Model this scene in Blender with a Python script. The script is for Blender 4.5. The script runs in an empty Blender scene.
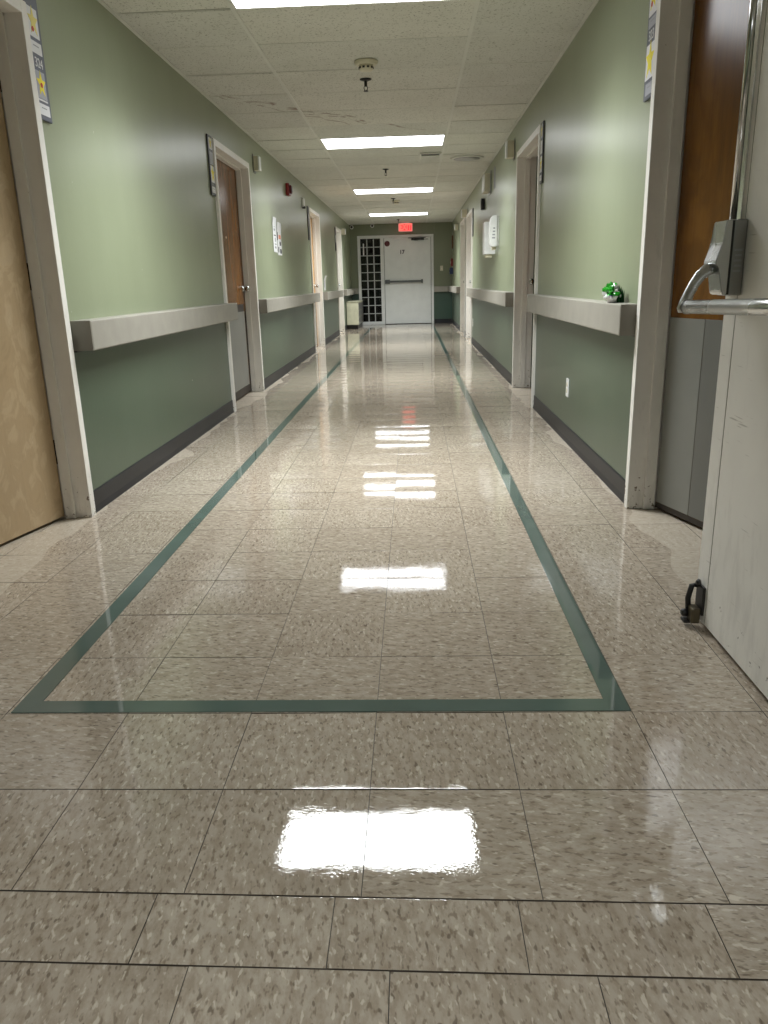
import bpy, bmesh, math, random
from mathutils import Vector, Matrix
random.seed(7)
S = bpy.context.scene
COL = S.collection

# ------------------------------------------------------------ camera
PITCH, YAW, ROLL, FPX, CAMH = .2896, -.0432, .0266, 770.0, 1.0369
f_ = Vector((math.sin(YAW)*math.cos(PITCH), math.cos(YAW)*math.cos(PITCH), -math.sin(PITCH)))
r_ = Vector((math.cos(YAW), -math.sin(YAW), 0)); d_ = f_.cross(r_)
R_ = r_*math.cos(ROLL) + d_*math.sin(ROLL); D_ = -r_*math.sin(ROLL) + d_*math.cos(ROLL)
cam = bpy.data.objects.new('camera', bpy.data.cameras.new('camera')); COL.objects.link(cam)
U_ = -D_; B_ = -f_
cam.matrix_world = Matrix(((R_.x, U_.x, B_.x, 0), (R_.y, U_.y, B_.y, 0), (R_.z, U_.z, B_.z, CAMH), (0, 0, 0, 1)))
cam.data.sensor_fit = 'VERTICAL'; cam.data.sensor_height = 36; cam.data.lens = FPX/1024*36
cam.data.clip_start = .02
S.camera = cam

# ------------------------------------------------------------ world, light level, exposure
w = bpy.data.worlds.new('world'); S.world = w; w.use_nodes = True
w.node_tree.nodes['Background'].inputs[0].default_value = (.9, .95, 1, 1)
w.node_tree.nodes['Background'].inputs[1].default_value = .004
LENS, LAMP_W, LAMP_SPREAD = 5.5, 44.0, math.radians(130)      # glow of the lens itself, and the beam it throws down
S.view_settings.view_transform = 'Standard'; S.view_settings.look = 'None'
S.view_settings.gamma = 1; S.view_settings.use_curve_mapping = False
S.view_settings.exposure = 0.48

# ------------------------------------------------------------ main dimensions (metres)
XL, XR, ZC, YE, YB = -1.562, 1.0, 2.43, 20.4, -6.0
TW, TD, TX0, TY0 = .3175, .305, -.106, 1.405      # floor tile size and one joint crossing

# ------------------------------------------------------------ materials
def srgb(r, g, b):
    return tuple((c/255/12.92 if c/255 <= .04045 else ((c/255+.055)/1.055)**2.4) for c in (r, g, b)) + (1,)
class N:
    def __init__(s, name):
        s.m = bpy.data.materials.new(name); s.m.use_nodes = True
        s.t = s.m.node_tree; s.b = s.t.nodes['Principled BSDF']
    def n(s, t, **k):
        o = s.t.nodes.new(t)
        for a, v in k.items():
            if a.startswith('i_'):
                key = a[2:]; key = int(key) if key.isdigit() else key.replace('_', ' ')
                if hasattr(v, 'is_linked') or isinstance(v, bpy.types.NodeSocket): s.t.links.new(v, o.inputs[key])
                else: o.inputs[key].default_value = v
            else: setattr(o, a, v)
        return o
    def l(s, a, b): s.t.links.new(a, b)
    def coord(s, out='Object', scale=(1, 1, 1), loc=None, rot=None):
        tc = s.n('ShaderNodeTexCoord'); mp = s.n('ShaderNodeMapping')
        mp.inputs['Scale'].default_value = scale
        s.l(tc.outputs[out], mp.inputs['Vector'])
        if loc is not None: s.l(loc, mp.inputs['Location'])
        if rot is not None: s.l(rot, mp.inputs['Rotation'])
        return mp.outputs[0]
    def noise(s, v, scale, detail=2, rough=.5, dist=0):
        o = s.n('ShaderNodeTexNoise'); s.l(v, o.inputs['Vector'])
        o.inputs['Scale'].default_value = scale; o.inputs['Detail'].default_value = detail
        o.inputs['Roughness'].default_value = rough; o.inputs['Distortion'].default_value = dist
        return o.outputs[0]
    def ramp(s, v, stops):
        o = s.n('ShaderNodeValToRGB'); s.l(v, o.inputs[0]); e = o.color_ramp.elements
        while len(e) < len(stops): e.new(.5)
        for q, (p, c) in zip(e, stops):
            q.position = p; q.color = c if hasattr(c, '__len__') else (c, c, c, 1)
        return o.outputs[0]
    def mix(s, fac, a, b, mode='MIX'):
        o = s.n('ShaderNodeMix', data_type='RGBA', blend_type=mode)
        for i, v in ((0, fac), (6, a), (7, b)):
            if isinstance(v, bpy.types.NodeSocket): s.l(v, o.inputs[i])
            else: o.inputs[i].default_value = v
        return o.outputs[2]
    def math(s, op, a, b=0.0, clamp=False):
        o = s.n('ShaderNodeMath', operation=op, use_clamp=clamp)
        for i, v in ((0, a), (1, b)):
            if isinstance(v, bpy.types.NodeSocket): s.l(v, o.inputs[i])
            else: o.inputs[i].default_value = v
        return o.outputs[0]
    def bump(s, h, strength, dist=.001):
        o = s.n('ShaderNodeBump'); o.inputs['Strength'].default_value = strength; o.inputs['Distance'].default_value = dist
        s.l(h, o.inputs['Height']); s.l(o.outputs[0], s.b.inputs['Normal']); return o
    def set(s, color=None, rough=None, metal=None, spec=None):
        for k, v in (('Base Color', color), ('Roughness', rough), ('Metallic', metal), ('Specular IOR Level', spec)):
            if v is None: continue
            if isinstance(v, bpy.types.NodeSocket): s.l(v, s.b.inputs[k])
            else: s.b.inputs[k].default_value = v
        return s

def plain(name, c, rough=.45, metal=0, var=.12, scale=6, bump=0, bscale=120, spec=.5):
    m = N(name); v = m.coord()
    n = m.noise(v, scale, 3)
    d = tuple(x*(1-var) for x in c[:3]) + (1,); u = tuple(min(1, x*(1+var)) for x in c[:3]) + (1,)
    m.set(m.ramp(n, [(.3, d), (.7, u)]), rough, metal, spec)
    if bump: m.bump(m.noise(v, bscale, 2), bump)
    return m.m

def scuffed(name, c, dark, rough=.4, low=.35, amount=.62, smears=.55, scratch=False):
    """painted steel with chips and scuffs, more of them near the floor"""
    m = N(name); v = m.coord()
    base = m.ramp(m.noise(v, 5, 3), [(.3, tuple(x*.93 for x in c[:3])+(1,)), (.7, c)])
    z = m.n('ShaderNodeSeparateXYZ'); m.l(v, z.inputs[0])
    k = m.math('SUBTRACT', 1.0, m.math('DIVIDE', z.outputs[2], low, True), True)
    k = m.math('MULTIPLY', k, .14)
    chips = m.math('ADD', m.noise(v, 38, 4, .65), k)
    fac = m.ramp(chips, [(amount+.06, 0), (amount+.10, 1)])
    smear = m.ramp(m.math('ADD', m.noise(m.coord(scale=(14, 14, 3.5)), 1.6, 4, .7), m.math('MULTIPLY', k, 1.2)), [(.58, 0), (.80, smears)])
    col = m.mix(smear, base, tuple(x*.8 for x in dark[:3])+(1,))
    col = m.mix(fac, col, dark)
    if scratch:
        for r_deg, off in ((35, 0), (52, 3)):
            sv = m.coord(scale=(1, 3.0, 60), rot=None); mp = sv.node; mp.inputs['Rotation'].default_value = (math.radians(r_deg), 0, 0); mp.inputs['Location'].default_value = (off, off, off); mp.vector_type = 'POINT'
            col = m.mix(m.ramp(m.noise(sv, 2.2, 2), [(.72, 0), (.76, .5)]), col, dark)
    m.set(col, rough)
    m.bump(m.noise(v, 60, 3), .08)
    return m.m

def wall_paint(name, u0, u1, l0, l1):
    m = N(name); tc = m.n('ShaderNodeTexCoord'); v = tc.outputs['Object']
    z = m.n('ShaderNodeSeparateXYZ'); m.l(v, z.inputs[0])
    up = m.ramp(m.noise(v, 1.6, 3), [(.3, u0), (.7, u1)])
    lo = m.ramp(m.noise(v, 1.6, 3), [(.3, l0), (.7, l1)])
    k = m.math('GREATER_THAN', z.outputs[2], .84)
    col = m.mix(k, lo, up)
    roll = m.ramp(m.noise(m.coord(scale=(5, 5, .4)), 1.6, 3, .55), [(.3, (.955, .955, .95, 1)), (.7, (1, 1, 1, 1))])     # roller lap marks
    col = m.mix(1.0, col, roll, 'MULTIPLY')
    sp = m.ramp(m.noise(v, 30, 2), [(.79, 0), (.80, .8)])
    m.set(m.mix(sp, col, srgb(196, 198, 186)), .33, 0, .75)
    fine = m.noise(v, 46, 2)
    m.bump(fine, .16, .0016)
    return m.m

def floor_tile_mat():
    m = N('speckled_floor_tile')
    oi = m.n('ShaderNodeObjectInfo'); rnd = oi.outputs['Random']
    loc = m.n('ShaderNodeCombineXYZ'); 
    m.l(m.math('MULTIPLY', rnd, 37.0), loc.inputs[0]); m.l(m.math('MULTIPLY', rnd, 91.0), loc.inputs[1])
    rot = m.n('ShaderNodeCombineXYZ')
    m.l(m.math('ADD', m.math('MULTIPLY', m.math('GREATER_THAN', m.math('FRACT', m.math('MULTIPLY', rnd, 7.0)), .5), 1.3), .15), rot.inputs[2])
    v = m.coord(scale=(1, 1, 1), rot=rot.outputs[0]); 
    add = m.n('ShaderNodeVectorMath', operation='ADD'); m.l(v, add.inputs[0]); m.l(loc.outputs[0], add.inputs[1]); v0 = add.outputs[0]
    sc = m.n('ShaderNodeVectorMath', operation='MULTIPLY'); m.l(v0, sc.inputs[0]); sc.inputs[1].default_value = (1, 2.1, 1); v1 = sc.outputs[0]
    base = m.ramp(m.noise(v0, 9, 3), [(.3, srgb(172, 161, 146)), (.7, srgb(186, 175, 160))])
    grain = m.noise(v1, 26, 4, .65)
    c = m.mix(m.ramp(grain, [(.42, .0), (.62, .7)]), base, srgb(150, 136, 119))
    c = m.mix(m.ramp(m.noise(v1, 48, 2), [(.56, 0), (.66, .6)]), c, srgb(116, 101, 85))
    c = m.mix(m.ramp(m.noise(v1, 38, 1), [(.66, 0), (.72, .65)]), c, srgb(90, 77, 65))
    c = m.mix(m.ramp(m.noise(v1, 42, 2, .5, .3), [(.33, .8), (.40, 0)]), c, srgb(206, 196, 181))
    tint = m.ramp(m.math('FRACT', m.math('MULTIPLY', rnd, 13.7)), [(0, (.90, .885, .875, 1)), (1, (1.0, 1.0, 1.0, 1))])
    c = m.mix(1.0, c, tint, 'MULTIPLY')
    tc = m.n('ShaderNodeNewGeometry'); sp = m.n('ShaderNodeSeparateXYZ'); m.l(tc.outputs['Position'], sp.inputs[0])
    wob = m.math('MULTIPLY', m.math('SUBTRACT', m.noise(tc.outputs['Position'], 1.7, 2), .5), .35)
    # wax worn off along the edges, beyond the walls' line in the doorways
    ed = m.math('GREATER_THAN', m.math('ABSOLUTE', m.math('ADD', m.math('ADD', sp.outputs[0], .281), wob)), 1.235)
    c = m.mix(m.math('MULTIPLY', ed, .5), c, srgb(196, 186, 170))
    rg = m.ramp(m.noise(tc.outputs['Position'], 5, 3), [(.35, .002), (.7, .007)])
    rr = m.math('ADD', rg, m.math('MULTIPLY', ed, .25))
    m.set(c, rr, 0, .62)
    h = m.math('ADD', m.math('MULTIPLY', m.noise(tc.outputs['Position'], 180, 2), .55), m.math('MULTIPLY', m.noise(tc.outputs['Position'], 16, 2), 2.6))
    h = m.math('ADD', h, m.math('MULTIPLY', m.noise(tc.outputs['Position'], 3.5, 1), 6.0))
    m.bump(h, .10, .0011)
    return m.m

def ceiling_mat():
    m = N('pinholed_ceiling_tile')
    oi = m.n('ShaderNodeObjectInfo'); g = m.n('ShaderNodeNewGeometry'); p = g.outputs['Position']
    base = m.ramp(m.noise(p, 3, 3), [(.3, srgb(212, 212, 204)), (.7, srgb(220, 220, 213))])
    tint = m.ramp(oi.outputs['Random'], [(0, (.90, .90, .90, 1)), (1, (1, .99, .98, 1))])
    c = m.mix(1.0, base, tint, 'MULTIPLY')
    fis = m.noise(p, 80, 3, .6, .5)
    pk = m.ramp(fis, [(.36, 1), (.41, 0)])
    c = m.mix(m.math('MULTIPLY', pk, .8), c, srgb(140, 138, 126))
    # brown hairline water stains running slantwise over the tiles
    sp = m.n('ShaderNodeSeparateXYZ'); m.l(p, sp.inputs[0]); x, y = sp.outputs[0], sp.outputs[1]
    wig = m.math('MULTIPLY', m.math('SUBTRACT', m.noise(p, 2.6, 3), .5), .5)
    for (x0, y0, sl, xa, xb, wd) in ((-.986, 6.98, 1.06, -1.5, .15, .012), (-.85, 7.26, .9, -.95, -.40, .010), (-.95, 7.22, 1.3, -1.5, -.55, .006)):
        d = m.math('ABSOLUTE', m.math('ADD', m.math('SUBTRACT', m.math('SUBTRACT', y, y0), m.math('MULTIPLY', m.math('SUBTRACT', x, x0), sl)), wig))
        k = m.math('SUBTRACT', 1.0, m.math('DIVIDE', d, wd*3.2), True)
        k = m.math('MULTIPLY', k, m.math('MULTIPLY', m.math('GREATER_THAN', x, xa), m.math('LESS_THAN', x, xb)))
        k = m.math('MULTIPLY', k, m.ramp(m.noise(p, 7, 2), [(.40, 0), (.55, .8)]))
        c = m.mix(k, c, srgb(120, 92, 80))
    m.set(c, .85, 0, .2)
    m.bump(m.math('SUBTRACT', m.noise(p, 160, 2), m.math('MULTIPLY', pk, 1.5)), .25)
    return m.m

def wood(name, dark, mid, light, rough=.3, figure=1.0, spec=.5, zs=.28, streak=.35):
    m = N(name)
    v = m.coord(scale=(1.6, 1.6, zs)); v2 = m.coord(scale=(40, 40, 1.2))
    n = m.noise(v, 3.2*figure, 4, .6, 1.4)
    ring = m.math('FRACT', m.math('MULTIPLY', n, 6.0))
    tri = m.math('ABSOLUTE', m.math('SUBTRACT', ring, .5))
    base = m.ramp(n, [(.25, dark), (.5, mid), (.75, light)])
    c = m.mix(m.math('MULTIPLY', tri, .55), base, tuple(x*.72 for x in mid[:3])+(1,))
    c = m.mix(m.ramp(m.noise(v2, 3, 3), [(.45, 0), (.75, streak)]), c, tuple(x*.6 for x in dark[:3])+(1,))
    sc = m.ramp(m.noise(m.coord(scale=(9, 9, 1.4)), 5, 2), [(.80, 0), (.82, .5)])
    c = m.mix(sc, c, srgb(200, 180, 150))
    m.set(c, rough, 0, spec); m.bump(m.noise(v2, 4, 2), .05)
    return m.m

def emit(name, c, st, var=0.06, scale=40):
    m = N(name); v = m.coord()
    m.set(tuple(x*.02 for x in c[:3])+(1,), .4)
    n = m.ramp(m.noise(v, scale, 1), [(.3, tuple(x*(1-var) for x in c[:3])+(1,)), (.7, c)])
    m.l(n, m.b.inputs['Emission Color']); m.b.inputs['Emission Strength'].default_value = st
    return m.m

def brushed(name, c, rough=.3):
    m = N(name); v = m.coord(scale=(1, 1, 1))
    n = m.noise(v, 5, 2)
    m.set(m.ramp(n, [(.3, tuple(x*.92 for x in c[:3])+(1,)), (.7, c)]), m.ramp(n, [(.3, rough*.8), (.7, rough*1.25)]), 1)
    return m.m

def glass_mat():
    m = N('dark_window_glass'); n = m.noise(m.coord(), 3, 1)
    m.set(m.ramp(n, [(.3, (.10, .11, .11, 1)), (.7, (.13, .14, .14, 1))]), .02)
    m.b.inputs['Transmission Weight'].default_value = 1; m.b.inputs['IOR'].default_value = 1.45
    return m.m

M = dict(
    wall=wall_paint('green_wall_paint', srgb(138, 146, 119), srgb(145, 153, 126), srgb(70, 85, 68), srgb(76, 91, 74)),
    endwall=wall_paint('dimmed_end_wall_paint', srgb(116, 122, 96), srgb(122, 128, 102), srgb(50, 76, 64), srgb(56, 82, 70)),  # tone darkened in place of weaker light; teal lower hue is its own
    tile=floor_tile_mat(), ceil=ceiling_mat(),
    subfloor=plain('dark_tile_joint', srgb(62, 54, 46), .6),
    tee=plain('ceiling_grid_paint', srgb(210, 210, 202), .5, var=.06, scale=3),
    plenum=plain('dark_ceiling_void', srgb(58, 56, 52), .9),
    frame=scuffed('off_white_steel_frame_paint', srgb(236, 233, 227), srgb(120, 106, 90), .38, .3, .66, .2),
    firedoor=scuffed('cream_steel_door_paint', srgb(240, 237, 231), srgb(140, 132, 124), .42, .5, .72, .15, True),
    enddoor=scuffed('white_steel_door_paint', srgb(226, 228, 226), srgb(86, 84, 82), .4, .10, .68, .0),
    stripe=plain('green_floor_stripe', srgb(82, 98, 92), .03, var=.1, scale=5, spec=.6),
    base=plain('charcoal_vinyl_base', srgb(34, 34, 38), .45, var=.15, scale=5),
    rail=plain('grey_handrail_vinyl', srgb(150, 146, 137), .5, var=.06, scale=9, bump=.12),
    railend=plain('grey_handrail_cap', srgb(140, 136, 127), .5, var=.06, scale=9),
    birch=wood('pale_birch_veneer', srgb(170, 146, 112), srgb(180, 156, 122), srgb(196, 174, 142), .42, 1.5, .5, 1.0, .12),
    oak=wood('brown_oak_veneer', srgb(92, 58, 22), srgb(120, 77, 30), srgb(140, 95, 42), .26, 1.0, .28),
    amber=wood('dark_amber_veneer', srgb(72, 44, 14), srgb(104, 66, 20), srgb(130, 86, 32), .2, .9, .45, .5, .25),
    tan=wood('tan_veneer', srgb(190, 146, 96), srgb(205, 162, 112), srgb(218, 178, 130), .4),
    edge=plain('dark_door_edge', srgb(44, 36, 30), .5),
    kick=plain('grey_kick_plate', srgb(124, 124, 119), .34, var=.1, scale=3, bump=.05),
    kick2=plain('dark_grey_kick_plate', srgb(106, 106, 102), .36, var=.1, scale=3, bump=.05),
    strip=plain('black_plate_strip', srgb(52, 50, 50), .4),
    steel=brushed('brushed_steel', srgb(196, 198, 198), .26),
    steeld=brushed('satin_grey_steel', srgb(150, 150, 148), .34),
    chrome=brushed('polished_steel', srgb(214, 214, 212), .12),
    black=plain('black_hardware', srgb(24, 23, 23), .45),
    brass=plain('aged_bronze', srgb(86, 78, 60), .45, .5),
    lens=emit('lit_prismatic_lens', (.955, .975, 1.0, 1), LENS, .02),
    lamptrim=plain('white_fixture_trim', srgb(225, 224, 216), .4),
    ivory=plain('ivory_plastic', srgb(205, 199, 176), .4),
    beige=plain('beige_enamel', srgb(196, 194, 170), .4),
    white=plain('white_plastic', srgb(228, 229, 228), .35),
    paper=plain('white_paper', srgb(226, 226, 228), .7, var=.03),
    grey=plain('grey_card', srgb(166, 167, 176), .6, var=.05),
    slate=plain('slate_sign_plate', srgb(96, 100, 114), .4, var=.08),
    black_plate=plain('charcoal_sign_plate', srgb(62, 62, 66), .4),
    yellow=plain('yellow_star_print', srgb(238, 222, 50), .6, var=.05),
    paleyellow=plain('faded_yellow_star_print', srgb(232, 218, 130), .6, var=.08),
    redink=plain('red_print', srgb(196, 60, 44), .6),
    orange=plain('orange_print', srgb(226, 140, 112), .6),
    ink=plain('dark_print', srgb(60, 58, 66), .6),
    greyink=plain('grey_print', srgb(150, 152, 156), .6),
    alarm=plain('red_alarm_plastic', srgb(120, 22, 24), .35),
    dkred=plain('dark_red_enamel', srgb(96, 24, 28), .4),
    blue=plain('blue_plastic', srgb(44, 58, 92), .4),
    brown=plain('brown_plaque', srgb(98, 62, 34), .5),
    exitred=emit('lit_red_exit_letters', (1.0, .14, .10, 1), 1.0, .02),
    exitface=emit('lit_exit_sign_face', (1.0, .010, .022, 1), 1.3, .05), exitrim=emit('lit_exit_sign_rim', (1.0, .30, .25, 1), .55, .1),
    bag=plain('green_foil', srgb(28, 150, 30), .22, var=.6, scale=40),
    bagdark=plain('dark_green_foil', srgb(14, 74, 34), .3, var=.5, scale=40),
    bagwhite=plain('white_foil', srgb(236, 236, 240), .3, var=.04),
    grid=plain('grey_grid_paint', srgb(176, 178, 178), .4), pushbar=plain('dark_grey_enamel', srgb(84, 87, 88), .35),
    glass=glass_mat(), dark=plain('unlit_room_black', srgb(15, 15, 15), .8),  # room walls near black, standing in for the missing light
)

# ------------------------------------------------------------ mesh helpers
def box(bm, x0, x1, y0, y1, z0, z1, mi=0, bev=0):
    g = bmesh.ops.create_cube(bm, size=1)
    vs = g['verts']
    for v in vs:
        v.co = Vector(((x0+x1)/2 + v.co.x*(x1-x0), (y0+y1)/2 + v.co.y*(y1-y0), (z0+z1)/2 + v.co.z*(z1-z0)))
    fs = {f for v in vs for f in v.link_faces}
    for f in fs: f.material_index = mi
    if bev:
        es = list({e for f in fs for e in f.edges})
        bmesh.ops.bevel(bm, geom=es, offset=bev, segments=2, affect='EDGES', profile=.5)
def prism(bm, pts, a0, a1, axis, mi=0):
    """closed outline pts extruded along axis ('x','y','z'); pts give the other two coordinates in order"""
    def P(p, a): return {'x': (a, p[0], p[1]), 'y': (p[0], a, p[1]), 'z': (p[0], p[1], a)}[axis]
    A = [bm.verts.new(P(p, a0)) for p in pts]; B = [bm.verts.new(P(p, a1)) for p in pts]
    fs = [bm.faces.new(A), bm.faces.new(B[::-1])]
    n = len(pts)
    for i in range(n): fs.append(bm.faces.new((A[i], B[i], B[(i+1) % n], A[(i+1) % n])))
    for f in fs: f.material_index = mi
def frame_at(d):
    d = d.normalized(); u = d.orthogonal().normalized(); return u, d.cross(u)
def lathe(bm, prof, origin, axis, seg=24, mi=0, smooth=True):
    """prof = [(r, h)...] around axis from origin; capped"""
    o = Vector(origin); d = Vector(axis).normalized(); u, v = frame_at(d); rings = []
    for r, h in prof:
        rings.append([bm.verts.new(o + d*h + (u*math.cos(2*math.pi*k/seg) + v*math.sin(2*math.pi*k/seg))*max(r, 1e-4)) for k in range(seg)])
    for a, b in zip(rings, rings[1:]):
        for k in range(seg):
            f = bm.faces.new((a[k], a[(k+1) % seg], b[(k+1) % seg], b[k])); f.smooth = smooth; f.material_index = mi
    for rr in (rings[0], rings[-1]): 
        f = bm.faces.new(rr); f.material_index = mi
def tube(bm, pts, rad, seg=12, mi=0, sq=1.0):
    P = [Vector(p) for p in pts]; rings = []
    rads = rad if hasattr(rad, '__len__') else [rad]*len(P)
    ref = None
    for i, p in enumerate(P):
        d = (P[min(i+1, len(P)-1)] - P[max(i-1, 0)]).normalized()
        if ref is None: ref = d.orthogonal().normalized()
        u = (ref - d*ref.dot(d)).normalized(); ref = u; v = d.cross(u)
        rings.append([bm.verts.new(p + (u*math.cos(2*math.pi*k/seg) + v*math.sin(2*math.pi*k/seg)*sq)*rads[i]) for k in range(seg)])
    for a, b in zip(rings, rings[1:]):
        for k in range(seg):
            f = bm.faces.new((a[k], a[(k+1) % seg], b[(k+1) % seg], b[k])); f.smooth = True; f.material_index = mi
    bm.faces.new(rings[0]).material_index = mi; bm.faces.new(rings[-1]).material_index = mi
def new(): return bmesh.new()
def obj(name, bm, mats, parent=None, off=None, label=None):
    bmesh.ops.recalc_face_normals(bm, faces=bm.faces)
    if off is not None: bmesh.ops.translate(bm, verts=bm.verts, vec=-Vector(off))
    me = bpy.data.meshes.new(name); bm.to_mesh(me); bm.free()
    for m in (mats if isinstance(mats, (list, tuple)) else [mats]): me.materials.append(m)
    o = bpy.data.objects.new(name, me); COL.objects.link(o)
    if parent is not None: o.parent = parent
    if label: o['label'] = label
    return o
def tag(o, label=None, cat=None, group=None, kind=None):
    for k, v in (('label', label), ('category', cat), ('group', group), ('kind', kind)):
        if v: o[k] = v
    return o
def thing(name, label, cat, loc=(0, 0, 0), group=None, kind=None):
    o = bpy.data.objects.new(name, None); COL.objects.link(o); o.location = loc; o.empty_display_size = .05
    return tag(o, label, cat, group, kind)
def kids(o): return [c for c in bpy.data.objects if c.parent == o]
def copy_tree(o, parent=None):
    c = o.copy(); COL.objects.link(c)
    if parent is not None: c.parent = parent
    for k in kids(o): copy_tree(k, c)
    return c
def text_mesh(s, size, depth=.0006, bold=0):
    cu = bpy.data.curves.new('lettering', 'FONT'); cu.body = s; cu.size = size; cu.extrude = depth; cu.offset = bold; cu.align_x = 'CENTER'; cu.align_y = 'CENTER'
    to = bpy.data.objects.new('lettering', cu); COL.objects.link(to)
    bpy.context.view_layer.update()
    me = bpy.data.meshes.new_from_object(to.evaluated_get(bpy.context.evaluated_depsgraph_get()))
    bpy.data.objects.remove(to); bpy.data.curves.remove(cu)
    return me
def lettering(s, size, mat, parent, fn, name='lettering', depth=.0006, bold=0):
    """fn maps a text vertex (tx, ty, tz) to parent space"""
    me = text_mesh(s, size, depth, bold)
    for v in me.vertices: v.co = fn(v.co)
    bm = new(); bm.from_mesh(me); bpy.data.meshes.remove(me)
    return obj(name, bm, mat, parent)

# side helpers: s = -1 left wall, +1 right wall; p = distance out of the wall into the corridor
def wx(s, p): return (XL + p) if s < 0 else (XR - p)
def wbox(bm, s, y0, y1, z0, z1, p0, p1, mi=0, bev=0):
    a, b = sorted((wx(s, p0), wx(s, p1))); box(bm, a, b, y0, y1, z0, z1, mi, bev)

# ------------------------------------------------------------ setting: floor
CASE = .05
DOORS = {  # n: (side, y0, y1) outer edges of the casings
    1: (-1, 2.20, 3.505), 2: (1, 2.22, 3.52), 3: (-1, 6.55, 7.92), 4: (1, 6.46, 7.80),
    5: (-1, 12.38, 13.70), 6: (1, 13.45, 14.85), 7: (-1, 16.62, 17.78), 8: (1, 15.30, 16.60)}
fl = new(); box(fl, -3.2, 2.6, YB, YE+.2, -.12, -.0030)
floor = tag(obj('floor', fl, M['subfloor']), 'speckled beige tile floor polished to a mirror shine', None, None, 'structure')
def tile_bm(w_, d_, corners=None):
    bm = new(); e = .0035; drop = .00006; t = .0024
    us = (0, e/w_, .5, 1-e/w_, 1); vs_ = (0, e/d_, .5, 1-e/d_, 1)
    C4 = corners or [(-w_/2, -d_/2), (w_/2, -d_/2), (w_/2, d_/2), (-w_/2, d_/2)]
    def at(u, v):
        a = [C4[0][i]*(1-u) + C4[1][i]*u for i in (0, 1)]; b = [C4[3][i]*(1-u) + C4[2][i]*u for i in (0, 1)]
        return [a[i]*(1-v) + b[i]*v for i in (0, 1)]
    g = [[bm.verts.new((*at(u, v), (-drop if j in (0, 4) else 0))) for i, u in enumerate(us)] for j, v in enumerate(vs_)]
    for j in range(4):
        for i in range(4): bm.faces.new((g[j][i], g[j][i+1], g[j+1][i+1], g[j+1][i])).smooth = True
    rim = g[0] + [g[j][4] for j in (1, 2, 3, 4)] + [g[4][i] for i in (3, 2, 1, 0)] + [g[j][0] for j in (3, 2, 1)]
    low = [bm.verts.new((v.co.x, v.co.y, -t)) for v in rim]; rim = [bm.verts.new(v.co) for v in rim]
    for i in range(len(rim)):
        k = (i+1) % len(rim)
        # a sharp lower skirt that does not share the smooth shading of the top
        f = bm.faces.new((rim[i], low[i], low[k], rim[k])); f.smooth = False; f.material_index = 1
    return bm
GAP = .0017
tm = obj('tile', tile_bm(TW-GAP, TD-GAP), [M['tile'], M['subfloor']], floor).data
first = [o for o in bpy.data.objects if o.data == tm][0]
bpy.data.objects.remove(first)
placed = []
for j in range(0, 63):
    yc = TY0 + TD*(j+.5)
    for i in range(-8, 8):
        xc = TX0 + TW*(i+.5)
        lo, hi = (-1.80, 1.40) if yc < 3.7 else (-1.72, 1.10)
        if xc < lo-.15 or xc > hi+.15 or yc > YE: continue
        placed.append((xc, yc, (j*31 + i*7) % 2))
def tilt():
    return random.gauss(0, .0022), random.gauss(0, .0022)
placed.sort(key=lambda t: t[1])
NEAR = 255
for xc, yc, q in placed[:NEAR]:
    o = bpy.data.objects.new('tile', tm); COL.objects.link(o); o.parent = floor
    o.location = (xc, yc, random.uniform(-.0001, .0001)); a, b = tilt(); o.rotation_euler = (a, b, 0)
# the rest recede too far to pick out: one joined part
src = tile_bm(TW-GAP, TD-GAP); src.verts.ensure_lookup_table(); src.verts.index_update()
bm = new()
for xc, yc, q in placed[NEAR:]:
    a, b = tilt(); mp = []
    for v in src.verts: mp.append(bm.verts.new((v.co.x + xc, v.co.y + yc, v.co.z + a*v.co.y - b*v.co.x)))
    for f in src.faces: g = bm.faces.new([mp[v.index] for v in f.verts]); g.smooth = f.smooth; g.material_index = f.material_index
tag(obj('far_tiles', bm, [M['tile'], M['subfloor']], floor), None, None, None, 'stuff'); src.free()
# nearest courses: one row that tapers, a half-depth course, then full tiles laid a little askew
def cut(y, x): return y - .0165*(x + .1)
def corner_tile(x0, x1, ya, yb):
    h = GAP/2; C4 = [(x0+h, ya(x0)+h), (x1-h, ya(x1)+h), (x1-h, yb(x1)-h), (x0+h, yb(x0)-h)]
    cx, cy = sum(c[0] for c in C4)/4, sum(c[1] for c in C4)/4
    bm = tile_bm(x1-x0, yb(x0)-ya(x0), [(c[0]-cx, c[1]-cy) for c in C4])
    o = obj('tile', bm, [M['tile'], M['subfloor']], floor); o.location = (cx, cy, 0); a, b = tilt(); o.rotation_euler = (a*.5 - .0075, b*.4, 0)
A = lambda x: TY0; B = lambda x: cut(1.103, x); C_ = lambda x: cut(.955, x)*.999; D2 = lambda x: cut(.65, x)
for i in range(-4, 4):
    x0 = TX0 + TW*i; corner_tile(x0, x0+TW, B, A)
    x0 = -.152 + .319*i; corner_tile(x0, x0+.319, C_, B)
    x0 = -.051 + .322*i; corner_tile(x0, x0+.322, D2, C_)
bm = new(); box(bm, -1.7, 1.2, -.6, .64, -.0005, .0)
tag(obj('near_tiles', bm, M['tile'], floor), None, None, None, 'stuff')

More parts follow.
